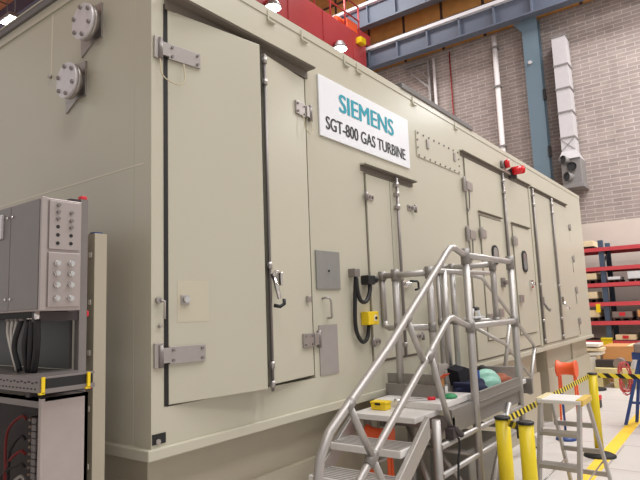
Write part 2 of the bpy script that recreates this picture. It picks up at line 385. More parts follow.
def rodlock(door, fr, u, z0, z1, w=.03, r=.011, clamps=None):
    MB().rod(fr.at(u, w, z0), fr.at(u, w, z1), r, 10).build('locking_rod', STEEL_DARK, door)
    for z in (clamps or (z0 + .06, z0 + .2, z1 - .06, z1 - .2)):
        q = MB().rod(fr.at(u, w, z - .02), fr.at(u, w, z + .02), r + .007, 10); fr.box(q, u - .02, u + .02, 0, w - r * .5, z - .012, z + .012)
        q.build('rod_guide', STEEL, door)

# --- big near pair, both leaves ajar
fl = DF((1.80, 2.297), (2.415, 2.20))
LD = panel((1.80, 2.297), (2.415, 2.20), 1.272, 3.33, .05).build('door', PAINT, E, .004)
LD['label'] = 'wide left door leaf standing ajar'
hinge(LD, fl, .0, .195, 3.09, .085, -.05); hinge(LD, fl, .0, .205, 1.51, .085, -.05)
for z in (3.09, 1.515):
    B(1.712, 1.765, YF - .012, YF, z - .06, z + .06).build('hinge_plate', STEEL, E, .002)
T(curve([fl.at(-.055, .02, 3.04), fl.at(-.045, .03, 2.94), fl.at(.03, .04, 2.905), fl.at(.08, .035, 2.94), fl.at(.085, .02, 3.04)]), .0035, 6).build('retaining_wire', mat('pale_wire', (190, 180, 150), .5), LD)
q = MB(); fl.box(q, .068, .116, 0, .008, 1.757, 1.807); q.build('latch_plate', STEEL, LD, .002)
MB().rod(fl.at(.092, .008, 1.784), fl.at(.092, .03, 1.784), .016, 14).build('latch_knob', CHROME, LD)
q = MB(); fl.box(q, .05, .235, 0, .0012, 1.67, 1.88); q.build('repainted_patch', mat('fresh_beige_paint', (196, 189, 168), .34), LD)
q = MB(); fl.box(q, fl.L - .012, fl.L + .004, -.055, -.006, 1.272, 3.33); q.build('edge_seal', GASKET, LD)
B(1.775, 1.80, YF - .003, YF + .02, 1.268, 3.35).build('door_seal_or_shade', GASKET, E)
fr_ = DF((2.495, 2.24), (2.972, 2.297))
RD = panel((2.495, 2.24), (2.972, 2.297), 1.285, 3.315, .05).build('door', PAINT, E, .004)
RD['label'] = 'narrow right door leaf standing ajar'
L = fr_.L
hinge(RD, fr_, L - .135, L - .01, 3.075, .09, L + .045); hinge(RD, fr_, L - .135, L - .01, 1.515, .09, L + .055)
T(curve([fr_.at(L - .06, .02, 3.03), fr_.at(L - .05, .03, 2.94), fr_.at(L - .01, .04, 2.91), fr_.at(L + .03, .035, 2.94), fr_.at(L + .04, .02, 3.03)]), .0035, 6).build('retaining_wire', MATS['pale_wire'], RD)
q = MB(); fr_.box(q, -.05, .0, -.06, -.03, 1.285, 3.315); q.build('meeting_rebate', GASKET, RD)
rodlock(RD, fr_, -.012, 1.25, 3.30, .012, .0095, (1.29, 1.40, 1.98, 3.12, 3.26))
q = MB(); fr_.box(q, .045, .075, 0, .02, 1.845, 1.955); fr_.box(q, .05, .07, .02, .05, 1.86, 1.94); q.build('latch_keeper', CHROME, RD, .004)
q = MB().tube([fr_.at(-.012, .03, 1.93), fr_.at(-.012, .06, 1.85), fr_.at(-.005, .07, 1.78)], .012, 10); q.build('lever', CHROME, RD)
MB().tube([fr_.at(-.03, .05, 1.742), fr_.at(.0, .07, 1.735), fr_.at(.03, .08, 1.75), fr_.at(.03, .08, 1.78)], .011, 10).build('grip', BLACKP, RD)
q = MB(); fr_.box(q, L - .075, L - .035, 0, .02, 1.76, 1.80); q.build('small_latch', STEEL, RD, .002)

# --- fittings right on the wall
q = MB().rod((1.737, YF, 1.782), (1.737, YF - .02, 1.782), .016, 12); q.tube([(1.737, YF - .02, 1.782), (1.757, YF - .03, 1.775), (1.757, YF - .03, 1.69)], .006, 8); q.rod((1.745, YF, 1.655), (1.745, YF - .02, 1.655), .008, 8); q.build('door_stay', STEEL, E)
B(3.026, 3.305, YF - .012, YF, 1.848, 2.114).build('cover_plate', PLATE, E, .002)
MB().rod((3.165, YF - .012, 1.975), (3.165, YF - .018, 1.975), .008, 8).build('cover_screw', BLACKP, E)
B(3.038, 3.25, YF - .006, YF, 1.272, 1.605).build('label_plate', PLATE_DULL, E)
MB().tube(curve([(3.095, YF, 1.785), (3.10, YF - .035, 1.788), (3.13, YF - .045, 1.77), (3.135, YF - .045, 1.69), (3.148, YF - .035, 1.655), (3.15, YF, 1.65)]), .008, 8).build('pull_handle', STEEL, E)

# --- middle double door (closed)
fm = DF((3.715, YF - .012), (4.10, YF - .012)); fm2 = DF((4.115, YF - .012), (4.465, YF - .012))
B(3.704, 4.478, YF - .004, YF, 1.29, 2.778).build('door_seal_or_shade', SEAM_SHADE, E)
MD = B(3.715, 4.083, YF - .014, YF, 1.31, 2.765).build('door', PAINT, E, .002); MD2 = B(4.093, 4.468, YF - .014, YF, 1.31, 2.765).build('door', PAINT, E, .002)
rodlock(MD2, fm2, .045, 1.30, 2.80, .03, .013, (1.40, 1.95, 2.55, 2.66, 2.74))
for z in (2.58, 1.45):
    hinge(MD, fm, .0, .085, z, .045, -.03); hinge(MD2, fm2, fm2.L - .085, fm2.L, z, .045, fm2.L + .05)
q = MB().box(4.16, 4.30, YF - .03, YF, 1.87, 1.925); q.tube([(4.23, YF - .03, 1.90), (4.28, YF - .06, 1.90)], .018); q.build('latch_body', CHROME, MD2, .004)
MB().tube([(4.30, YF - .05, 1.925), (4.40, YF - .06, 1.925), (4.42, YF - .06, 1.91), (4.42, YF - .06, 1.86), (4.36, YF - .06, 1.85)], .010, 8).build('lever', BLACKP, MD2)

# --- bolted cover panel
cp = B(4.655, 5.655, YF - .008, YF, 3.102, 3.352).build('bolted_cover', PAINT, E, .002)
for i in range(9):
    for z in (3.118, 3.336): MB().rod((4.69 + i * .1165, YF - .008, z), (4.69 + i * .1165, YF - .016, z), .010, 6).build('cover_bolt', STEEL_DARK, cp)
for z in (3.19, 3.265): 
    for x in (4.672, 5.638): MB().rod((x, YF - .008, z), (x, YF - .016, z), .010, 6).build('cover_bolt', STEEL_DARK, cp)
for x in (4.86, 5.50): B(x, x + .05, YF - .02, YF - .008, 3.22, 3.31).build('cover_handle', STEEL, cp, .004)

# --- far large doors
B(5.775, 8.075, YF - .003, YF, 1.105, 3.33).build('door_seal_or_shade', SEAM_SHADE, E); B(8.225, 10.34, YF - .003, YF, 1.115, 3.33).build('door_seal_or_shade', SEAM_SHADE, E)
fD = [(5.79, 6.955), (6.985, 8.06), (8.24, 9.205), (9.235, 10.33)]
BD = [B(a, b, YF - .014, YF, 1.125, 3.315).build('door', PAINT, E, .002) for a, b in fD]
for k, (u, d_) in enumerate(((6.96, 0), (8.20, 1), (8.22, 2), (9.22, 3))):
    ff = DF((u, YF - .012), (u + 1, YF - .012))
    if k == 1: continue
    rodlock(BD[d_], ff, 0, 1.12, 3.34, .024, .016, (1.18, 1.45, 1.95, 3.1, 3.24))
B(8.09, 8.18, YF - .02, YF, 1.11, 3.33).build('door_post', PAINT, E, .004)
for i, x in enumerate((8.27, 9.36)):
    q = MB().box(x - .03, x + .03, YF - .05, YF - .01, 1.66, 1.78); q.tube([(x, YF - .05, 1.70), (x + .02, YF - .08, 1.62), (x + .10, YF - .09, 1.585), (x + .16, YF - .08, 1.60)], .018, 8); q.build('lever', CHROME if i else STEEL_DARK, BD[2 + i])
for x, z in ((10.325, 2.986), (10.37, 2.44), (10.40, 1.90), (10.44, 1.375)):
    q = MB().box(x - .05, x + .05, YF - .035, YF, z - .035, z + .04); q.rod((x + .01, YF - .03, z - .07), (x + .01, YF - .03, z + .05), .016, 8); q.build('clamp', STEEL, E, .004)
    T([(x + .01, YF - .01, z - .07), (x + .015, YF - .01, z - .24)], .004, 6).build('clamp_wire', STEEL_DARK, E)
for x, z in ((5.80, 3.0), (5.80, 2.46)):
    q = MB().box(x - .10, x + .0, YF - .02, YF, z - .05, z + .06); q.box(x - .02, x + .14, YF - .03, YF, z - .045, z + .05); q.rod((x - .09, YF - .025, z - .08), (x - .09, YF - .025, z + .08), .022, 8); q.build('hinge', STEEL, E, .003)
    T(curve([(x - .07, YF - .02, z - .08), (x - .05, YF - .02, z - .25), (x + .02, YF - .02, z - .26), (x + .05, YF - .02, z - .05)]), .006, 6).build('retaining_wire', STEEL_DARK, E)
# small escape doors set into the large leaves
for k, (a, b, p_) in enumerate(((6.10, 6.78, BD[0]), (7.22, 7.91, BD[1]))):
    B(a - .012, b + .012, YF - .018, YF - .012, 1.30, 2.712).build('door_seal_or_shade', SEAM_SHADE, p_)
    B(a, b, YF - .028, YF - .012, 1.312, 2.70).build('escape_door', PAINT, p_, .002)
    q = MB().box(a - .05, a + .12, YF - .045, YF - .02, 2.45, 2.545); q.rod((a - .04, YF - .045, 2.43), (a - .04, YF - .045, 2.56), .022, 8); q.build('hinge', STEEL, p_, .003)
    xw = (a + b) / 2 + (.04 if k == 0 else .02)
    pts = []
    for j in range(20):
        an = 2 * math.pi * j / 20
        pts.append((xw + .105 * math.cos(an) * (1 if abs(math.cos(an)) < .9 else 1), YF - .028, (2.275 if k == 0 else 2.25) + (.045 if k == 0 else .075) * (1 if math.sin(an) > 0 else -1) + .07 * math.sin(an)))
    MB().prism(pts, (0, -.012, 0)).build('window_gasket', GASKET, p_)
    cx, cz = xw, (2.275 if k == 0 else 2.25)
    pts2 = [(cx + (x - cx) * .68, YF - .041, cz + (z - cz) * .78) for x, y, z in pts]
    MB().prism(pts2, (0, -.003, 0)).build('window_pane', mat('grey_glass_%d' % k, (120, 122, 120), .12, 0, spec=.8), p_)
    q = MB().box(b - .17, b - .06, YF - .05, YF - .028, 1.90, 2.01); q.rod((b - .12, YF - .05, 1.955), (b - .12, YF - .09, 1.955), .03, 10); q.build('latch', STEEL_DARK if k == 0 else CHROME, p_, .003)
for x, z in ((7.30, 1.76), (6.15, 1.55), (6.5, 1.6)):
    q = MB().box(x - .06, x + .06, YF - .06, YF - .014, z - .05, z + .05); q.build('latch', STEEL, BD[0] if x < 7 else BD[1], .006)

# ------------------------------------------------------------------ sign on the enclosure
SG = thing('company_sign', (3.8, YF, 2.95), 'large white sign with teal and black lettering, fixed high on the beige enclosure', 'sign')
B(3.126, 4.487, YF - .014, YF - .002, 2.947, 3.405).build('sign_board', WHITE, SG, .002)
def text(body, x0, x1, z0, z1, m_, name, bold, shift=0):
    cu = bpy.data.curves.new(name + '_curve', 'FONT'); cu.body = body; cu.size = 1; cu.offset = bold; cu.extrude = .0; cu.resolution_u = 4; cu.space_character = 1.0
    to = bpy.data.objects.new(name + '_tmp', cu); COL.objects.link(to)
    bpy.context.view_layer.update()
    me = bpy.data.meshes.new_from_object(to.evaluated_get(bpy.context.evaluated_depsgraph_get()))
    bpy.data.objects.remove(to)
    xs = [v.co.x for v in me.vertices]; ys = [v.co.y for v in me.vertices]
    ax, bx_, ay, by = min(xs), max(xs), min(ys), max(ys)
    off = wloc(SG)
    for v in me.vertices:
        v.co = V((x0 + (v.co.x - ax) / (bx_ - ax) * (x1 - x0), YF - .0165, z0 + (v.co.y - ay) / (by - ay) * (z1 - z0))) - off
    if shift:
        bm = bmesh.new()
        for i, dx in enumerate((-shift, -shift * .5, 0, shift * .5, shift)):
            m2 = me.copy(); m2.transform(Matrix.Translation((dx, .00015 * i, 0))); bm.from_mesh(m2); bpy.data.meshes.remove(m2)
        bm.to_mesh(me); bm.free()
    me.materials.clear(); me.materials.append(m_)
    o = bpy.data.objects.new(name, me); COL.objects.link(o); o.parent = SG
    return o
text('SIEMENS', 3.385, 4.205, 3.186, 3.330, TEAL, 'lettering', 0, .0075)['label'] = 'teal company name lettering'
text('SGT-800 GAS TURBINE', 3.20, 4.40, 3.010, 3.108, BLACK, 'lettering', 0, .004)['label'] = 'black product lettering'

# ------------------------------------------------------------------ cable outlet, switch and yellow box
t = thing('cable_outlet', (3.46, YF, 1.97), 'small grey cable outlet with black cables hanging beside the middle door', 'cable outlet')
B(3.425, 3.495, YF - .06, YF, 1.94, 2.0).build('outlet_box', STEEL_DARK, t, .004)
T(curve([(3.462, YF - .04, 1.95), (3.455, YF - .03, 1.78), (3.452, YF - .025, 1.60), (3.475, YF - .03, 1.51), (3.535, YF - .03, 1.462), (3.60, YF - .03, 1.49), (3.628, YF - .03, 1.58)]), .015, 10).build('cable', CABLE, t)
T(curve([(3.462, YF - .045, 1.94), (3.462, YF - .05, 1.84), (3.50, YF - .05, 1.765), (3.575, YF - .05, 1.76), (3.63, YF - .05, 1.83), (3.645, YF - .045, 1.90)]), .016, 10).build('cable', CABLE, t)
t = thing('limit_switch', (3.65, YF, 1.92), 'black cylindrical switch at the end of the upper cable by the middle door', 'switch')
B(3.59, 3.69, YF - .07, YF, 1.885, 1.955).build('switch_body', BLACKP, t, .006)
T([(3.69, YF - .04, 1.925), (3.74, YF - .04, 1.925)], .028).build('switch_head', BLACKP, t); T([(3.74, YF - .04, 1.925), (3.748, YF - .04, 1.925)], .018).build('push_button', RED_CAP, t)
t = thing('push_button_box', (3.64, YF, 1.63), 'yellow push-button box on the enclosure beside the middle door', 'push-button box')
B(3.567, 3.712, YF - .07, YF, 1.583, 1.682).build('box_body', YELLOW, t, .006)
B(3.645, 3.685, YF - .073, YF - .07, 1.61, 1.655).build('button_label', WOOD_W, t); T([(3.665, YF - .073, 1.632), (3.665, YF - .08, 1.632)], .012).build('push_button', BLACKP, t)

# ------------------------------------------------------------------ red beacons over the far door
t = thing('alarm_beacon', (7.1, YF, 3.45), 'round red alarm beacon, the left one above the far doors', 'alarm beacon', None)
T([(7.06, YF, 3.47), (7.06, YF - .05, 3.47)], .06, 20).build('mount', STEEL_DARK, t); T([(7.06, YF - .05, 3.475), (7.07, YF - .10, 3.48)], .055, 20).build('lens', RED, t)
B(6.98, 7.40, YF - .04, YF, 3.385, 3.41).build('bracket', STEEL, t)
t = thing('alarm_beacon', (7.35, YF, 3.42), 'protruding red alarm beacon on a black mount, the right one above the far doors', 'alarm beacon', None)
T([(7.34, YF, 3.40), (7.28, YF - .06, 3.40)], .06, 20).build('mount', BLACKP, t)
T([(7.28, YF - .06, 3.42), (7.39, YF - .17, 3.445)], .055, 20).build('lens', RED, t)
B(7.42, 7.48, YF - .06, YF, 3.36, 3.41).build('bracket', BLACKP, t)

# ------------------------------------------------------------------ stair platform
YN, YW = 1.66, 2.21
t = thing('platform_stairs', (3.9, 1.9, 0), 'aluminium mobile stair platform with handrails standing along the enclosure', 'stair platform')
PL = t
def tube(name, pts, r, m_=ALU, par=None): return T(pts, r, 14).build(name, m_, par or PL)
def collar(p, d, r=.034, l=.045):
    r = .020 + (r - .020) * .72
    p, d = V(p), V(d).normalized(); return MB().rod(p - d * l, p + d * l, r, 14).build('clamp_collar', ALU_CLAMP, PL)
# stringers
s_ = .665
def strz(x): return .955 + (x - 3.33) * s_
for y, nm in ((YN + .02, 'n'), (YW + .03, 'w')):
    m = MB()
    xa, xb = 1.93, 3.36
    m.prism([(xa, y, strz(xa) - .10), (xb, y, strz(xb) - .10), (xb, y, strz(xb) + .03), (xa, y, strz(xa) + .03)], (0, .035, 0))
    m.build('stair_stringer', ALU, PL, .004)
for i in range(6):
    zt = 1.0 - .146 * (i + 1); x = 3.27 - .235 * (i + 1)
    m = MB().box(x, x + .24, YN + .06, YW + .03, zt - .045, zt)
    st = m.build('stair_tread', ALU_DECK, PL, .006)
    m = MB()
    for k in range(7): m.box(x + .015 + k * .03, x + .025 + k * .03, YN + .075, YW + .015, zt, zt + .004)
    m.build('tread_rib', ALU, st)
# decks
B(3.29, 3.66, YN + .09, YW + .02, .962, 1.0).build('deck', ALU_DECK, PL, .005)
B(3.60, 4.14, YN + .05, YW + .03, 1.0, 1.045).build('deck', ALU_DECK, PL, .005); B(4.15, 5.55, YN + .05, YW + .03, .955, .995).build('deck', ALU_DECK, PL, .005)
m = MB(); m.box(3.66, 5.2, YN, YN + .045, .84, 1.0); m.box(3.66, 5.5, YW - .02, YW + .03, .84, 1.0); m.box(3.66, 3.70, YN, YW, .86, .95); m.box(5.46, 5.5, YN, YW, .86, 1.0); m.build('deck_beam', ALU_CLAMP, PL, .004)
# near handrail and knee rail of the stair
A = [(2.13, YN, .55), (2.14, YN, .90), (2.17, YN, 1.02), (2.25, YN, 1.12), (2.41, YN, 1.215), (2.85, YN, 1.475), (3.62, YN, 1.995), (3.74, YN, 2.08), (3.80, YN, 2.115), (3.88, YN, 2.125), (3.98, YN, 2.10), (4.08, YN, 2.075)]
tube('handrail', A, .024)
Bk = [(2.14, YN, .60), (2.53, YN, .86), (3.41, YN, 1.425), (3.62, YN, 1.565), (3.70, YN, 1.61), (3.77, YN, 1.618), (3.90, YN, 1.58), (4.06, YN, 1.545)]
tube('knee_rail', Bk, .022)
for (a, b) in (((2.42, 1.215), (2.61, .935)), ((2.62, .91), (2.79, .66)), ((3.085, 1.62), (3.27, 1.365)), ((3.38, 1.385), (3.62, .87))):
    tube('rail_strut', [(a[0], YN - .005, a[1]), (b[0], YN - .005, b[1])], .0195)
    dd = V((.83, 0, .55))
    collar((a[0], YN, a[1]), dd, .031, .035)
collar((2.61, YN, .915), (.83, 0, .55), .031, .045); collar((3.36, YN, 1.385), (.83, 0, .55), .031, .045)
# near guard rail P1-P2
for x, top, foot in ((4.08, 2.10, .06), (5.11, 2.10, .06)):
    tube('guard_post', [(x, YN, foot), (x, YN, top)], .0285); collar((x, YN, 2.07), (0, 0, 1), .042, .06); collar((x, YN, 1.545), (0, 0, 1), .042, .045)
tube('guard_rail', [(4.08, YN, 2.08), (5.11, YN, 2.08)], .0255); tube('guard_rail', [(4.08, YN, 1.545), (5.11, YN, 1.545)], .0255)
m = MB().box(4.11, 5.08, YN - .02, YN + .0, .945, 1.06); m.box(4.11, 5.08, YN - .026, YN - .02, 1.05, 1.062); m.box(4.11, 5.08, YN - .026, YN - .02, .985, .995); m.build('toe_board', ALU_CLAMP, PL, .002)
m = MB().box(3.845, 3.87, 1.86, 2.26, 1.13, 1.205); m.build('toe_board', ALU_CLAMP, PL, .002); B(3.81, 3.835, 1.78, 2.26, 1.045, 1.13).build('toe_board', ALU_CLAMP, PL, .002)
B(5.40, 5.43, 1.72, 2.23, .995, 1.11).build('toe_board', ALU, PL, .002)
# gate frame facing the stair
tube('gate_rail', [(3.855, 2.265, 1.955), (3.855, 1.86, 1.955)], .0235); tube('gate_rail', [(3.855, 2.265, 1.60), (3.855, 2.26, 1.565), (3.855, 2.225, 1.55), (3.855, 1.86, 1.55)], .0235)
tube('gate_post', [(3.855, 2.265, 1.97), (3.855, 2.265, 1.58)], .0215); collar((3.855, 2.265, 1.955), (0, 0, 1), .034, .035)
for y in (2.15, 1.86): tube('gate_post', [(3.855, y, 1.045), (3.855, y, 1.98)], .0275); collar((3.855, y, 1.955), (0, 0, 1), .038, .045); collar((3.855, y, 1.55), (0, 0, 1), .034, .035)
# end frame on the far side of the deck
tube('guard_rail', [(4.85, 2.25, 2.05), (4.85, 1.72, 2.05)], .0255); tube('guard_rail', [(4.85, 2.25, 1.56), (4.85, 1.72, 1.56)], .0235)
for y, z0 in ((2.25, .995), (2.19, 1.545), (2.11, .995), (1.73, 1.545)):
    tube('guard_post', [(4.85, y, z0), (4.85, y, 2.06)], .0255); collar((4.85, y, 2.04), (0, 0, 1), .036, .045)
    collar((4.85, y, 1.56), (0, 0, 1), .034, .03)
tube('guard_rail', [(4.85, 2.23, 2.03), (5.50, 2.23, 2.02)], .022); tube('guard_post', [(5.50, 2.23, .995), (5.50, 2.23, 2.02)], .026); collar((5.50, 2.23, 2.0), (0, 0, 1), .036, .045)
tube('guard_post', [(4.42, 2.0, .995), (4.42, 2.0, 2.0)], .027); tube('guard_rail', [(4.08, 2.0, 1.99), (5.5, 2.0, 2.01)], .022)
# legs, bracing and castors
for x, y in ((3.45, YN + .02), (3.45, YW), (4.08, YW), (5.11, YW)): tube('leg', [(x, y, .06), (x, y, .97)], .0285)
for z in (.80, .62, .14):
    tube('brace', [(3.45, YN, z), (5.11, YN, z)], .02)
for z in (.62, .14):
    tube('brace', [(3.45, YW, z), (5.11, YW, z)], .02); tube('brace', [(4.08, YN, z), (4.08, YW, z)], .02); tube('brace', [(5.11, YN, z), (5.11, YW, z)], .02)
tube('brace', [(4.75, YN - .02, .88), (4.10, YN - .02, .22)], .022); tube('brace', [(3.48, YN, .25), (3.98, YW, .88)], .02); tube('brace', [(4.12, YN, .18), (4.12, YW, .85)], .02)
B(4.0, 5.2, YN - .03, YN + .03, .06, .12).build('base_bar', ALU, PL, .004)
for x, y in ((3.45, YN + .02), (3.45, YW), (4.08, YN), (4.08, YW), (5.11, YN), (5.11, YW)):
    MB().rod((x, y - .02, .05), (x, y + .02, .05), .05, 16).build('castor', GASKET, PL)
T(curve([(3.60, YN - .03, .86), (3.64, YN - .05, .80), (3.60, YN - .05, .68), (3.58, YN - .05, .55)]), .008, 8).build('brake_cable', CABLE, PL)
m = MB().box(3.55, 3.64, YN - .05, YN + .01, .83, .90); m.tube([(3.58, YN - .04, .9), (3.66, YN - .06, .84)], .02); m.build('locking_clamp', DARK, PL, .004)
# handrails of the second stair leading down at the far end
tube('handrail', [(5.50, 2.23, 2.02), (5.75, 2.17, 1.98), (6.1, 2.10, 1.71), (7.1, 2.10, 1.20), (7.16, 2.10, 1.12)], .02)
tube('knee_rail', [(5.50, 2.23, 1.50), (6.1, 2.10, 1.27), (6.85, 2.10, .86)], .018)
tube('rail_strut', [(6.32, 2.10, 1.54), (6.02, 2.10, 1.0)], .022); tube('rail_strut', [(7.14, 2.10, 1.17), (6.80, 2.10, .65)], .022)
m = MB().prism([(5.5, 2.12, .88), (7.0, 2.12, .0), (7.2, 2.12, .0), (5.5, 2.12, 1.0)], (0, .04, 0)); m.build('stair_stringer', ALU, PL, .003)

# ------------------------------------------------------------------ things lying on the deck
Z1, Z2, Z3 = 1.0, 1.047, .997
t = thing('yellow_case', (3.48, 2.11, 1.0), 'small yellow box on the lower deck at the top of the stairs', 'box')
B(3.44, 3.52, 2.05, 2.17, Z1, 1.045).build('case_body', YELLOW, t, .006); B(3.436, 3.524, 2.045, 2.175, 1.045, 1.058).build('case_lid', YELLOW, t, .005); B(3.43, 3.44, 2.09, 2.13, 1.035, 1.05).build('catch', BLACKP, t)
t = thing('wrench', (3.62, 1.92, 1.0), 'steel spanner lying across the deck edge near the handrail strut', 'spanner')
m = MB().bar((3.56, 2.0, Z1 + .055), (3.70, 1.86, Z1 + .055), .02, .012); m.build('shank', CHROME, t); m = MB().tube([(3.55, 2.03, Z1 + .055), (3.53, 2.01, Z1 + .055), (3.55, 1.99, Z1 + .055)], .014, 8); m.build('jaw', CHROME, t); MB().tube([(3.70, 1.86, Z1 + .055), (3.74, 1.82, Z1 + .055)], .014, 8).build('grip', RED_CAP, t)
o = MB().lathe((3.86, 1.76, Z2), [(.05, 0), (.055, .01), (.04, .025), (.02, .03)], 16).build('green_lid', GREEN, origin=(3.86, 1.76, Z2)); tag(o, 'green plastic lid on the deck beside the navy bag', 'lid')
o = B(4.02, 4.13, 1.92, 2.02, Z2, 1.15).build('carton', CARD, origin=(4.07, 1.97, Z2), bevel=.003)
tag(o, 'small open brown carton on the deck at the left of the navy bag', 'carton')
m = MB().prism([(4.01, 1.92, 1.15), (4.13, 1.92, 1.15), (4.15, 1.88, 1.18), (4.03, 1.88, 1.185)], (0, 0, .004)); m.build('flap', ORANGE, o).location = (0, 0, 0)
o.children[0].matrix_parent_inverse = Matrix.Identity(4)
def cloth(name, c, sx, sy, sz, m_, seed, origin):
    """crumpled sheet or soft bag: displaced dome, closed below"""
    bm = bmesh.new(); bmesh.ops.create_icosphere(bm, subdivisions=4, radius=1); rnd = random.Random(seed)
    ph = [(rnd.uniform(2, 6), rnd.uniform(2, 6), rnd.uniform(2, 6), rnd.uniform(0, 6)) for _ in range(6)]
    for v in bm.verts:
        p = v.co.copy(); k = 1 + sum(math.sin(a * p.x + b * p.y + d * p.z + e) for a, b, d, e in ph) * .045
        q = p * k; q.z = max(q.z, -.35)
        v.co = V((c[0] + q.x * sx, c[1] + q.y * sy, c[2] + (q.z + .35) * sz))
        
    for f in bm.faces: f.smooth = True
    mm = MB(); mm.bm.free(); mm.bm = bm
    return mm
t = thing('tool_bag', (4.3, 1.85, Z3), 'open navy tool bag with a stiff front flap lying on the deck', 'bag')
m = cloth('b', (4.42, 1.84, Z3), .25, .11, .085, NAVY, 3, None); m.build('bag_body', NAVY, t)
m = MB().obox((4.23, 1.79, Z3 + .055), (.05, .015, 0), (.0, .10, .0), (0, 0, .055)); m.build('front_pocket', NAVY, t, .01)
m = MB().prism([(4.26, 1.93, Z3 + .08), (4.24, 1.94, Z3 + .21), (4.34, 1.92, Z3 + .235), (4.46, 1.90, Z3 + .20), (4.44, 1.89, Z3 + .08)], (0, -.09, -.02)); m.build('upper_flap', mat('black_cloth', (22, 22, 30), .9, 0, .2, 20), t)
B(4.47, 4.56, 1.80, 1.815, Z3 + .08, Z3 + .17).build('blue_label', BLUECLOTH, t, .004)
t = thing('manual', (4.2, 2.03, Z2), 'grey open folder propped against the navy bag', 'folder')
m = MB().obox((4.13, 1.97, Z2 + .15), (.075, 0, .045), (0, .06, 0), (-.004, 0, .006)); m.build('cover', PLATE_DULL, t); m = MB().obox((4.14, 1.97, Z2 + .158), (.068, 0, .041), (0, .055, 0), (-.002, 0, .003)); m.build('pages', WOOD_W, t)
o = cloth('g', (4.86, 1.86, Z3), .17, .11, .10, GREENBAG, 5, None).build('plastic_bag', GREENBAG, origin=(4.86, 1.86, Z3)); tag(o, 'crumpled pale green plastic bag on the deck behind the toe board', 'bag')
o = cloth('r', (5.17, 1.86, Z3), .13, .10, .05, TERRA, 6, None).build('rag', TERRA, origin=(5.16, 1.86, Z3)); tag(o, 'crumpled rust-brown rag at the far end of the deck', 'rag')
o = cloth('d', (5.27, 2.05, Z3), .08, .07, .10, DARK, 9, None).build('work_glove', GASKET, origin=(5.32, 2.05, Z3)); tag(o, 'black work glove heap on the deck corner behind the far guard post', 'glove')
t = thing('hand_drill', (4.85, 1.95, 1.58), 'white tool with a dark handle resting on the middle guard rails', 'tool')
m = MB().box(4.70, 4.92, 1.86, 1.96, 1.585, 1.60); m.tube(curve([(4.72, 1.9, 1.6), (4.76, 1.9, 1.66), (4.86, 1.9, 1.66), (4.9, 1.9, 1.6)]), .014, 8); m.build('tool_body', WHITE, t, .003); T([(4.76, 1.9, 1.668), (4.87, 1.9, 1.668)], .018, 8).build('handle', BLACKP, t)

# things under the stair
def stool(loc, s, sz, label, ang, grp=None):
    """orange saddle-shaped plastic stand on four splayed legs"""
    t = thing('plastic_stand', loc, label, 'stand', grp)
    c, sn = math.cos(ang), math.sin(ang)
    def W(x, y, z): return V((loc[0] + (x * c - y * sn) * s, loc[1] + (x * sn + y * c) * s, loc[2] + z * sz))
    prof = [(-.22, .14), (-.20, .145), (-.17, .13), (-.12, .108), (0, .10), (.12, .108), (.17, .13), (.20, .145), (.22, .14)]
    MB().tube([W(x, 0, .72) for x, r in prof], [r * (.83 if s > .5 else .5) for x, r in prof], 20).build('saddle', ORANGE, t)
    for x in (-.17, .17):
        for y in (-1, 1): MB().bar(W(x, y * .06, .66), W(x * 1.1, y * .16, .0), .06 * s, .035 * s, (c, sn, .01)).build('leg', ORANGE, t)
    for y in (-1, 1): MB().bar(W(-.18, y * .12, .3), W(.18, y * .12, .3), .03 * s, .04 * s).build('stretcher', ORANGE, t)
    return t
stool((8.60, 2.11, 0), .60, 1.05, 'orange saddle-shaped plastic stand on legs beside the enclosure base, beyond the tape', math.pi / 2)
stool((3.42, 2.10, 0), .42, 1.16, 'orange saddle-shaped plastic stand seen under the stair treads', math.pi / 2 + .2)
# clutter below the platform
o = B(4.22, 4.95, 1.80, 2.13, 0, .60).build('grey_crate', PLATE, origin=(4.5, 2.0, 0), bevel=.01); tag(o, 'grey crate on the floor beneath the stair platform', 'crate')

# ------------------------------------------------------------------ step ladder
t = thing('step_ladder', (5.0, 1.26, 0), 'small aluminium step ladder with a flat top standing on the floor', 'step ladder')
ya, yb = 1.41, 1.115
TOP = .925
fx = lambda z: 4.84 - (TOP - z) * .36
bx = lambda z: 5.08 + (TOP - z) * .62
for y in (ya, yb):
    MB().bar((fx(0), y, 0.012), (fx(TOP - .02), y, TOP - .02), .028, .062, (1, 0, 0)).build('front_leg', ALU, t, .003)
for y, s1 in ((ya - .01, 1), (yb + .0, -1)):
    MB().bar((bx(0), y + s1 * .03, 0.012), (bx(TOP - .03), y, TOP - .03), .024, .045, (1, 0, 0)).build('back_leg', ALU, t, .003)
for z in (.23, .46, .69):
    MB().box(fx(z) - .05, fx(z) + .07, yb + .012, ya - .012, z - .03, z).build('step', ALU, t, .003)
for z in (.2, .42, .66):
    MB().box(bx(z) - .012, bx(z) + .012, yb - .02, ya + .02, z - .02, z + .02).build('rear_rung', ALU, t, .002)
B(4.79, 5.11, yb - .02, ya + .02, TOP - .03, TOP).build('top_step', ALU_DECK, t, .004)
MB().box(4.80, 5.12, yb - .035, yb + .02, TOP - .04, TOP + .008).build('end_cap', mat('dull_yellow_plastic', (214, 180, 80), .5), t, .006); MB().box(4.80, 5.12, ya - .02, ya + .03, TOP - .04, TOP + .008).build('end_cap', mat('cream_plastic', (220, 206, 160), .5), t, .006)
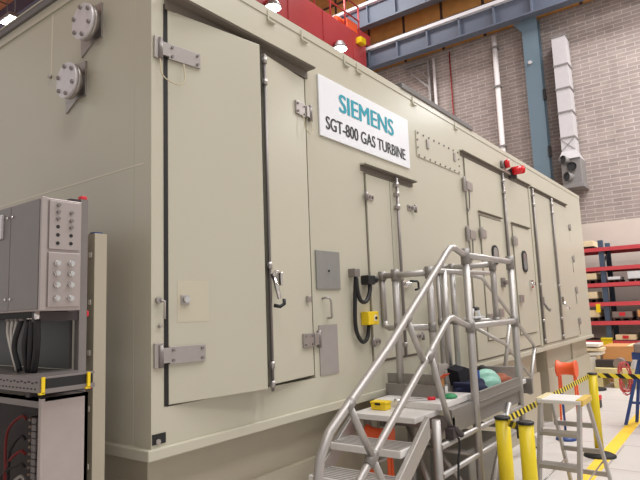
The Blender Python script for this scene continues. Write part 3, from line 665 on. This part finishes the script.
for y in (ya, yb):
    B(fx(0) - .04, fx(0) + .04, y - .022, y + .022, 0, .04).build('foot', GASKET, t, .004); B(bx(0) - .03, bx(0) + .03, y - .022 + (.03 if y == ya else -.03), y + .022 + (.03 if y == ya else -.03), 0, .04).build('foot', GASKET, t, .004)
    T([(fx(.3), y, .3), (bx(.32), y, .32)], .006, 6).build('spreader', STEEL, t)

# ------------------------------------------------------------------ barrier posts
def barrier(x, y, label, h=.9, rp=.052):
    t = thing('barrier_post', (x, y, 0), label, 'barrier post')
    MB().lathe((x, y, 0), [(.165, 0), (.165, .016), (.13, .034), (.05, .046)], 32).build('base', GASKET, t)
    MB().lathe((x, y, .045), [(rp, 0), (rp, h - .065)], 24).build('post', YELLOW_POST, t)
    MB().lathe((x, y, h - .02), [(rp + .002, 0), (rp + .005, .004), (rp + .005, .016), (rp - .006, .02)], 24).build('head', BLACKP, t)
    return t
P1 = barrier(4.10, 1.475, 'yellow belt barrier post in front of the platform, left of the front pair')
P2 = barrier(3.80, 1.215, 'yellow belt barrier post with a black cassette, right of the front pair', .94, .048)
P3 = barrier(6.95, 1.44, 'yellow belt barrier post on a round black base behind the step ladder', .9, .046)
MB().box(4.16, 6.90, 1.468, 1.472, .84, .888).build('belt', STRIPE_A, P1)
m = MB().box(6.948, 6.952, .0, 1.38, .848, .898); m.build('belt', STRIPE_B, P3)
MB().bar((3.84, 1.262, .885), (4.07, 1.43, .865), .003, .048).build('belt', STRIPE_A, P2)
MB().obox((3.84, 1.258, .87), (.022, .016, 0), (-.016, .022, 0), (0, 0, .055)).build('belt_cassette', BLACKP, P2, .004)
t = thing('floor_stand', (12.0, 2.5, 0), 'round black stand base on the floor beside the enclosure end', 'stand base')
MB().lathe((12.0, 2.5, 0), [(.24, 0), (.24, .03), (.08, .06)], 28).build('disc', GASKET, t); MB().lathe((12.0, 2.5, .06), [(.03, 0), (.03, .12)], 12).build('socket', DARK, t)
t = thing('floor_stand', (7.58, 1.94, 0), 'blue round floor stand with a slim blue pole behind the step ladder', 'pole stand')
MB().lathe((7.58, 1.94, 0), [(.12, 0), (.12, .02), (.10, .035), (.04, .08), (.02, .10)], 24).build('base', BLUE_ST, t); MB().lathe((7.58, 1.94, .10), [(.014, 0), (.014, .47)], 10).build('pole', BLUE_ST, t)
t = thing('red_tool_case', (10.05, 2.06, 0), 'small black and red tool case on the floor right of the rear barrier post', 'tool case')
B(9.98, 10.12, 1.99, 2.13, 0, .12).build('case_body', BLACKP, t, .01); B(9.975, 10.125, 1.985, 2.135, .12, .19).build('case_lid', RED_CAP, t, .01)

# trestle and cable at the right edge
t = thing('trestle', (8.9, 1.1, 0), 'blue steel trestle at the right edge of the photo behind the tape', 'trestle')
m = MB(); m.box(8.78, 9.02, .75, 1.30, .88, .98); m.build('crossbeam', BLUE_ST, t, .01)
for x, y in ((8.8, 1.46), (9.05, 1.36), (8.8, .7), (9.05, .7)):
    MB().bar((x, y, 0), (8.9, 1.22 if y > 1 else .85, .9), .04, .04, (1, 0, 0)).build('leg', BLUE_ST, t)
MB().bar((8.83, 1.40, .3), (8.83, .75, .3), .03, .03).build('stretcher', BLUE_ST, t)
t = thing('cable_coil', (8.9, 1.4, .4), 'loose coil of red cable hanging from the blue trestle', 'cable coil')
pts = []
for i in range(90):
    a = i * .42; rr = .10 + .02 * math.sin(i * .7); pts.append((8.88 + .05 * math.sin(i * 1.3), 1.42 + rr * .75 * math.cos(a) + .015 * math.sin(i * .33), .67 + rr * 1.9 * math.sin(a) - .05))
T(curve(pts, 2), .007, 6).build('red_cable', mat('pink_red_cable', (206, 84, 84), .5), t)
o = B(8.72, 9.1, .85, 1.26, .981, 1.10).build('grey_part', GREYBOX, origin=(8.9, 1.1, .98), bevel=.02); tag(o, 'grey metal part lying on top of the blue trestle', 'metal part')

# ------------------------------------------------------------------ timber, cardboard and long part on the floor
t = thing('pallet', (12.5, 2.2, 0), 'pale wooden pallet on the floor carrying a long dark part', 'pallet')
m = MB()
for y in (1.75, 2.06, 2.38): MB().box(12.35, 13.1, y, y + .12, 0, .32).build('bearer', WOOD, t)
for k in range(4): MB().box(12.36 + k * .19, 12.5 + k * .19, 1.73, 2.51, .32, .37).build('board', WOOD, t)
MB().box(12.34, 12.36, 1.73, 2.51, .24, .37).build('edge_board', WOOD, t)
t = thing('shaft_part', (12.6, 2.3, .37), 'long dark metal shaft with a round end lying on the pallet', 'machine part')
B(12.5, 12.68, 2.1, 2.51, .37, .52).build('shaft', DARK, t, .01); T([(12.48, 2.08, .45), (12.70, 2.08, .45)], .11, 20).build('round_end', GREYBOX, t); T([(12.59, 1.98, .45), (12.59, 1.80, .43)], .05, 12).build('tail', DARK, t)
t = thing('carton', (13.4, 2.2, 0), 'large flat brown cardboard box on the floor in front of the rack', 'carton')
B(13.2, 14.1, 1.5, 2.50, .0, .74).build('box_body', CARD, t, .006); B(13.19, 14.11, 1.97, 2.03, .738, .744).build('tape', CARD_L, t)
for i, (z, y0, y1, lab) in enumerate(((.62, 2.42, 2.76, 'lowest white board in the stack at the enclosure end'), (.71, 2.40, 2.78, 'middle white board in the stack at the enclosure end'), (.80, 2.44, 2.78, 'top white board in the stack at the enclosure end'))):
    o = MB().obox((12.85, (y0 + y1) / 2, z), (.25, 0, 0), (0, (y1 - y0) / 2, (-.012, .008, .004)[i]), (0, 0, .03)).build('timber_board', (WOOD_W, CARD_L, WOOD_W)[i], origin=(12.85, 2.6, z), bevel=.003); tag(o, lab, 'board', 'boards stacked by the enclosure end')
o = B(12.6, 13.1, 2.52, 2.80, .0, .57).build('timber_crate', WOOD_W, origin=(12.85, 2.66, 0), bevel=.005); tag(o, 'pale crate carrying three boards behind the enclosure end', 'crate')
t = thing('yellow_bollard', (14.2, 2.62, 0), 'yellow rack guard block at the foot of the rack upright', 'rack guard')
B(14.3, 14.5, 2.50, 2.70, 0, .80).build('guard_body', YELLOW, t, .01); B(14.29, 14.51, 2.49, 2.71, .80, .84).build('guard_cap', YELLOW_POST, t, .006)
o = cloth('p', (12.4, 1.62, 0.37), .16, .22, .22, GALV, 12, None).build('plastic_sheet', GALV, origin=(12.4, 1.62, .37)); tag(o, 'crumpled pale plastic sheet at the right end of the pallet', 'plastic sheet')
B(12.3, 12.9, 1.30, 1.715, 0, .37).build('timber_crate', WOOD, origin=(12.6, 1.5, 0))
tag(bpy.data.objects['timber_crate.001'], 'pale wooden crate under the crumpled plastic sheet', 'crate')

# ------------------------------------------------------------------ pallet rack against the far wall
t = thing('pallet_rack', (15.05, 1.5, 0), 'storage rack with red beams and blue uprights against the brick wall', 'storage rack')
LEV = [2.90, 2.44, 2.06, 1.61, 1.17, .72]
for y in (5.2, 2.58, -.15, -2.9):
    for x in (14.62, 15.5): B(x, x + .09, y - .055, y + .055, 0, 3.12).build('upright', RACK_BLUE, t)
    m = MB()
    for k in range(5): m.bar((14.7, y, .3 + k * .55), (15.55, y, .75 + k * .55), .03, .03)
    m.build('frame_brace', RACK_BLUE, t)
for z in LEV:
    for x in (14.57, 15.59):
        for y0, y1 in ((2.58, 5.2), (-.15, 2.58), (-2.9, -.15)): B(x, x + .05, y0, y1, z - .045, z + .045).build('beam', RED_RACK, t)
    B(14.62, 15.6, -2.9, 5.2, z + .03, z + .048).build('shelf_panel', GREYBOX, t)
def goods(y0, y1, z, h, m_, label, patch=None, pal=.09, pm=WOOD_D):
    t = thing('shelf_pallet', (14.9, (y0 + y1) / 2, z + .05), label, 'palletised box', 'boxes on the storage rack')
    for k in range(3):
        yy = y0 + (y1 - y0) * (.06 + k * .40); B(14.6, 15.3, yy, yy + (y1 - y0) * .09, z + .05, z + .05 + pal * .75).build('pallet_block', pm, t)
    B(14.58, 15.3, y0, y1, z + .05 + pal * .75, z + .05 + pal).build('pallet_deck', pm, t)
    B(14.6, 15.2, y0 + .01, y1 - .01, z + .05 + pal, z + .05 + pal + h).build('box_body', m_, t, .006)
    if patch: B(14.585, 14.6, patch[0], patch[1], z + .05 + pal + h * .3, z + .05 + pal + h * .85).build('patch', RED_CAP, t)
goods(2.72, 3.05, 2.90, .14, CARD_L, 'pale carton on the top rack shelf beside the enclosure', pal=.04)
goods(2.72, 3.05, 2.06, .15, CARD_L, 'pale carton on the middle rack shelf beside the enclosure')
goods(2.74, 3.05, 1.61, .16, CARD_L, 'pale carton on the fourth rack shelf down, beside the enclosure')
goods(2.74, 3.05, 1.17, .17, CARD_L, 'pale carton on the fifth rack shelf down, beside the enclosure')
goods(2.22, 2.50, 2.06, .07, WHITE, 'low white packet right of the upright on the middle rack shelf', pal=.06)
goods(1.72, 2.08, 2.06, .17, WHITE, 'white box at the right edge of the middle rack shelf', pal=.06)
goods(2.05, 2.48, 1.17, .14, GREYBOX, 'grey bundle with a red patch on the fifth rack shelf down', (2.2, 2.32), pal=.07)
goods(1.62, 1.96, 1.17, .16, CARD, 'brown carton at the right edge of the fifth rack shelf down', pal=.08)
goods(2.02, 2.46, .72, .12, CARD_L, 'long pale box with a red patch on the lowest rack shelf', (2.18, 2.30), pal=.01)
goods(1.55, 1.92, .72, .12, CARD_L, 'pale box at the right edge of the lowest rack shelf', pal=.01)
RK = bpy.data.objects['pallet_rack']
B(14.545, 14.57, 2.70, 2.79, 1.42, 1.62).build('load_sign', YELLOW, RK)

# ------------------------------------------------------------------ control cabinets at the left
XC, YC = 1.15, 2.285
t = thing('junction_cabinet', (XC, YC, 1.74), 'stainless steel junction cabinet with rows of cable glands on its side', 'junction cabinet')
B(XC, 1.325, YC, 3.4, 1.742, 2.215).build('cabinet_body', STEEL_SHEET, t, .004)
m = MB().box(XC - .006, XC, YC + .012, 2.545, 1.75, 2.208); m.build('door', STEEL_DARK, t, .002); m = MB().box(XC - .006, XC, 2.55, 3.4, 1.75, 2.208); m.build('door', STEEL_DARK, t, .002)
B(XC - .004, XC + .02, YC - .006, YC + .008, 1.745, 2.216).build('corner_strip', STEEL_SHEET, t, .002)
for z in (2.16, 1.80): 
    for y in (2.525, 2.57): T([(XC - .006, y, z), (XC - .012, y, z)], .006, 8).build('rivet', CHROME, t)
m = MB().box(XC - .02, XC - .006, 2.61, 2.66, 2.07, 2.18); m.build('latch', GALV, t, .003)
gp1 = B(1.178, 1.314, YC - .008, YC, 1.998, 2.205).build('gland_plate', STEEL_SHEET, t, .002); gp2 = B(1.178, 1.316, YC - .008, YC, 1.758, 1.985).build('gland_plate', STEEL_SHEET, t, .002)
for k, z in enumerate((2.186, 2.157, 2.128, 2.094, 2.059, 2.024)):
    (MB().rod((1.215, YC - .008, z), (1.215, YC - .018, z), .0075, 8).build('plug', STEEL_DARK, gp1) if k < 3 else MB().rod((1.215, YC - .008, z), (1.215, YC - .0095, z), .008, 12).build('hole', BLACKP, gp1))
for k, z in enumerate((2.158, 2.124, 2.095, 2.060, 2.026)):
    (MB().rod((1.273, YC - .008, z), (1.273, YC - .018, z), .0075, 8).build('plug', STEEL_DARK, gp1) if k < 3 else MB().rod((1.273, YC - .008, z), (1.273, YC - .0095, z), .008, 12).build('hole', BLACKP, gp1))
for z in (1.940, 1.897, 1.849, 1.793):
    for x in (1.212, 1.273):
        q = MB().rod((x, YC - .008, z), (x, YC - .02, z), .013, 6); q.rod((x, YC - .02, z), (x, YC - .03, z), .009, 10); q.build('cable_gland', CHROME, gp2)
B(XC + .01, 1.32, YC + .09, 3.3, 1.715, 1.742).build('bottom_plate', GASKET, t)
for i, (x, y) in enumerate(((1.17, 2.345), (1.175, 2.39), (1.18, 2.43), (1.18, 2.50), (1.18, 2.54), (1.18, 2.58), (1.18, 2.62))):
    MB().rod((x, y, 1.742), (x, y, 1.705), .012, 8).build('bottom_gland', CHROME if i < 3 else STEEL_DARK, t)
# cables: straps from the cabinet to the tray
for i, (a, b, mid, r, mm_) in enumerate((((1.17, 2.345, 1.71), (1.20, 2.42, 1.49), (1.185, 2.37, 1.60), .014, CABLE), ((1.175, 2.39, 1.71), (1.20, 2.45, 1.49), (1.18, 2.41, 1.60), .014, CABLE), ((1.18, 2.43, 1.71), (1.20, 2.47, 1.49), (1.17, 2.445, 1.60), .013, CABLE), ((1.18, 2.50, 1.71), (1.19, 2.52, 1.49), (1.17, 2.535, 1.60), .012, CABLE), ((1.18, 2.54, 1.71), (1.20, 2.54, 1.49), (1.18, 2.555, 1.63), .007, CABLE_G), ((1.18, 2.58, 1.71), (1.19, 2.545, 1.49), (1.18, 2.585, 1.64), .007, CABLE_G), ((1.18, 2.62, 1.71), (1.19, 2.55, 1.49), (1.18, 2.615, 1.64), .007, CABLE_G))):
    o = T(curve([a, mid, b]), r, 8).build('cable', mm_, t)
    o['label'] = 'black cable' if mm_ is CABLE else 'grey cable'
# strut frame carrying both cabinets
t = thing('strut_frame', (1.37, 2.36, 0), 'grey strut channel frame with red end caps behind the junction cabinet', 'strut frame')
m = MB().box(1.35, 1.385, 2.335, 2.372, 0, 2.24); m.build('upright', STEEL_DARK, t); B(1.353, 1.382, 2.338, 2.368, 2.24, 2.257).build('end_cap', RED_CAP, t, .004)
B(1.30, 1.35, 2.335, 2.365, 2.216, 2.236).build('arm', DARK, t); B(1.16, 1.385, 2.34, 2.37, 1.70, 1.74).build('cross_rail', DARK, t); B(1.386, 1.396, 2.335, 2.36, 1.715, 1.74).build('end_cap', RED_CAP, t, .003)
B(1.14, 1.40, 2.33, 2.36, 1.399, 1.417).build('cross_rail', DARK, t); B(1.40, 1.41, 2.33, 2.36, 1.399, 1.417).build('end_cap', RED_CAP, t, .003)
B(1.35, 1.385, 3.3, 3.337, 0, 2.24).build('upright', GALV_D, t)
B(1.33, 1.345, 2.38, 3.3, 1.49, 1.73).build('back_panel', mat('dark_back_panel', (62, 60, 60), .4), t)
# cable tray
t = thing('cable_tray', (1.2, 2.2, 1.42), 'perforated cable tray with yellow end brackets between the two cabinets', 'cable tray')
m = MB().box(1.12, 1.345, 2.20, 3.3, 1.478, 1.486); m.build('tray_cover', STEEL_DARK, t, .001)
m = MB().box(1.118, 1.124, 2.205, 3.3, 1.425, 1.48); fp = m.build('perforated_side', STEEL_DARK, t)
for i in range(22):
    MB().box(1.1165, 1.118, 2.225 + i * .03, 2.24 + i * .03, 1.462 - (i % 2) * .004, 1.468 - (i % 2) * .004).build('slot', BLACKP, fp)
    MB().box(1.1165, 1.118, 2.235 + i * .03, 2.247 + i * .03, 1.436, 1.442).build('slot', BLACKP, fp)
B(1.14, 1.335, 2.20, 2.21, 1.44, 1.478).build('end_slot', BLACKP, t); B(1.12, 1.345, 2.198, 2.21, 1.422, 1.44).build('lower_rail', STEEL_DARK, t)
for x in (1.119, 1.308):
    m = MB().box(x, x + .012, 2.19, 2.198, 1.424, 1.486); m.box(x - .008, x + .012, 2.19, 2.205, 1.420, 1.427); m.build('yellow_bracket', YELLOW, t)
# lower cabinet with glazed front
YL = 2.248
t = thing('terminal_cabinet', (XC, YL, 0), 'tall grey terminal cabinet with a glazed wiring front below the cable tray', 'terminal cabinet')
m = MB(); m.box(1.16, 1.345, YL, YL + .012, .25, 1.398); m.box(1.33, 1.345, YL, 3.3, .25, 1.398); m.box(XC, 1.345, YL, 3.3, 1.385, 1.398); m.box(XC, 1.345, YL, 3.3, .25, .27); m.build('cabinet_shell', STEEL_SHEET, t)
m = MB(); m.box(XC - .004, XC + .012, YL - .002, YL + .02, .25, 1.398); m.build('door_frame', STEEL_SHEET, t, .002)
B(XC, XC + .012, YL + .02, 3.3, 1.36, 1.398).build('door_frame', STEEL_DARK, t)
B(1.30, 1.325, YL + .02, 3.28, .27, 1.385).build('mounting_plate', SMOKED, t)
for c_, y in enumerate((2.352, 2.398)):
    for i in range(22):
        z = 1.30 - i * .027
        if i in (10, 11): continue
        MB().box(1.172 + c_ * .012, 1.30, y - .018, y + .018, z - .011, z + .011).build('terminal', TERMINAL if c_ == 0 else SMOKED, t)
        if c_ == 1: MB().rod((1.176, y, z), (1.188, y, z), .006, 6).build('terminal_screw', mat('brass_screw', (170, 150, 130), .4, .6) if i == 0 else MATS['brass_screw'], t)
for i, (z0, z1, y, mm_) in enumerate(((1.30, 1.02, 2.58, CABLE_R), (1.22, .95, 2.55, CABLE), (1.16, .90, 2.58, CABLE_R), (1.06, .80, 2.56, CABLE_G), (1.11, .85, 2.62, CABLE))):
    T(curve([(1.18, 2.43, z0), (1.172, 2.46, z0 + .01), (1.17, y - .01, z0 - .06), (1.17, y, z1 + .08), (1.18, y - .01, z1)]), .006, 6).build('wire', mm_, t)
gl = bpy.data.materials.new('cabinet_window_glass'); gl.use_nodes = True
gb = gl.node_tree.nodes['Principled BSDF']; gb.inputs['Transmission Weight'].default_value = 1; gb.inputs['Roughness'].default_value = .02; gb.inputs['IOR'].default_value = 1.03; gb.inputs['Base Color'].default_value = (.8, .78, .78, 1)
B(XC + .002, XC + .006, YL + .02, 3.3, .27, 1.36).build('window_pane', gl, t)
B(XC, 1.345, YL, 3.3, 0, .25).build('plinth', STEEL_DARK, t)
# beige post by the enclosure end
t = thing('channel_post', (1.48, 2.42, 0), 'slim beige channel post standing in front of the enclosure end', 'post')
MB().box(1.45, 1.512, 2.385, 2.393, 0, 2.10).build('front_web', SKIRT, t); MB().box(1.45, 1.456, 2.393, 2.445, 0, 2.10).build('side_flange', SKIRT, t); MB().box(1.506, 1.512, 2.393, 2.445, 0, 2.10).build('side_flange', SKIRT, t)
for z in (2.0, 1.78, 1.55, 1.3, 1.05, .8): MB().box(1.446, 1.45, 2.41, 2.43, z - .012, z + .012).build('clip', WOOD_W, t)
B(1.455, 1.50, 2.40, 2.435, 2.10, 2.108).build('end_cap', BLUE_ST, t)

# ------------------------------------------------------------------ camera
cd = bpy.data.cameras.new('camera'); cam = bpy.data.objects.new('camera', cd); COL.objects.link(cam)
cd.sensor_width = 36; cd.lens = 560.54 / 640 * 36; cd.clip_start = .05; cd.clip_end = 200
R = Matrix(((0.600123614, -0.799033029, -0.037388043), (-0.078200914, -0.105122021, 0.991379835), (0.796075540, 0.592026671, 0.125571320)))
rot = Matrix((R[0], R[1], -R[2])).transposed()
cam.matrix_world = Matrix.Translation((0, 0, 1.7)) @ rot.to_4x4()
S.camera = cam

# ------------------------------------------------------------------ light
def area(name, loc, size, power, col=(1, .95, .9), rotx=0, roty=0):
    l = bpy.data.lights.new(name, 'AREA'); l.shape = 'RECTANGLE'; l.size, l.size_y = size; l.energy = power; l.color = col
    o = bpy.data.objects.new(name, l); COL.objects.link(o); o.location = loc; o.rotation_euler = (rotx, roty, 0)
    return o
for x, p in ((-2.5, 260), (3.5, 300), (9.5, 390)):
    for y in (-6, -1.5): area('roof_lamp_light', (x, y, 12.4), (1.2, 3), p, (.98, 1, 1))
area('rack_fill_light', (14.2, -1.2, 7.4), (.8, .8), 190, (.98, 1, 1)); area('roof_lamp_light', (13.6, -1, 12.4), (1.2, 3), 760, (.98, 1, 1)); area('roof_lamp_light', (8.9, 20.2, 12.4), (1.0, 2), 400, (.98, 1, 1)); area('roof_lamp_light', (13, 9, 12.9), (1.2, 3), 260, (.98, 1, 1))  # the light by the rack is an added fill without a fixture
for x, y in ((10.2, 8.8), (13.2, 8.8), (7.2, 8.8)): area('crane_lamp_light', (x, y, 9.36), (.3, .3), 60)
w = bpy.data.worlds.new('hall_ambient'); S.world = w; w.use_nodes = True
w.node_tree.nodes['Background'].inputs[0].default_value = (1.0, .985, .955, 1); w.node_tree.nodes['Background'].inputs[1].default_value = .62
S.view_settings.view_transform = 'Standard'; S.view_settings.look = 'None'; S.view_settings.gamma = 1; S.view_settings.use_curve_mapping = False
S.view_settings.exposure = .0
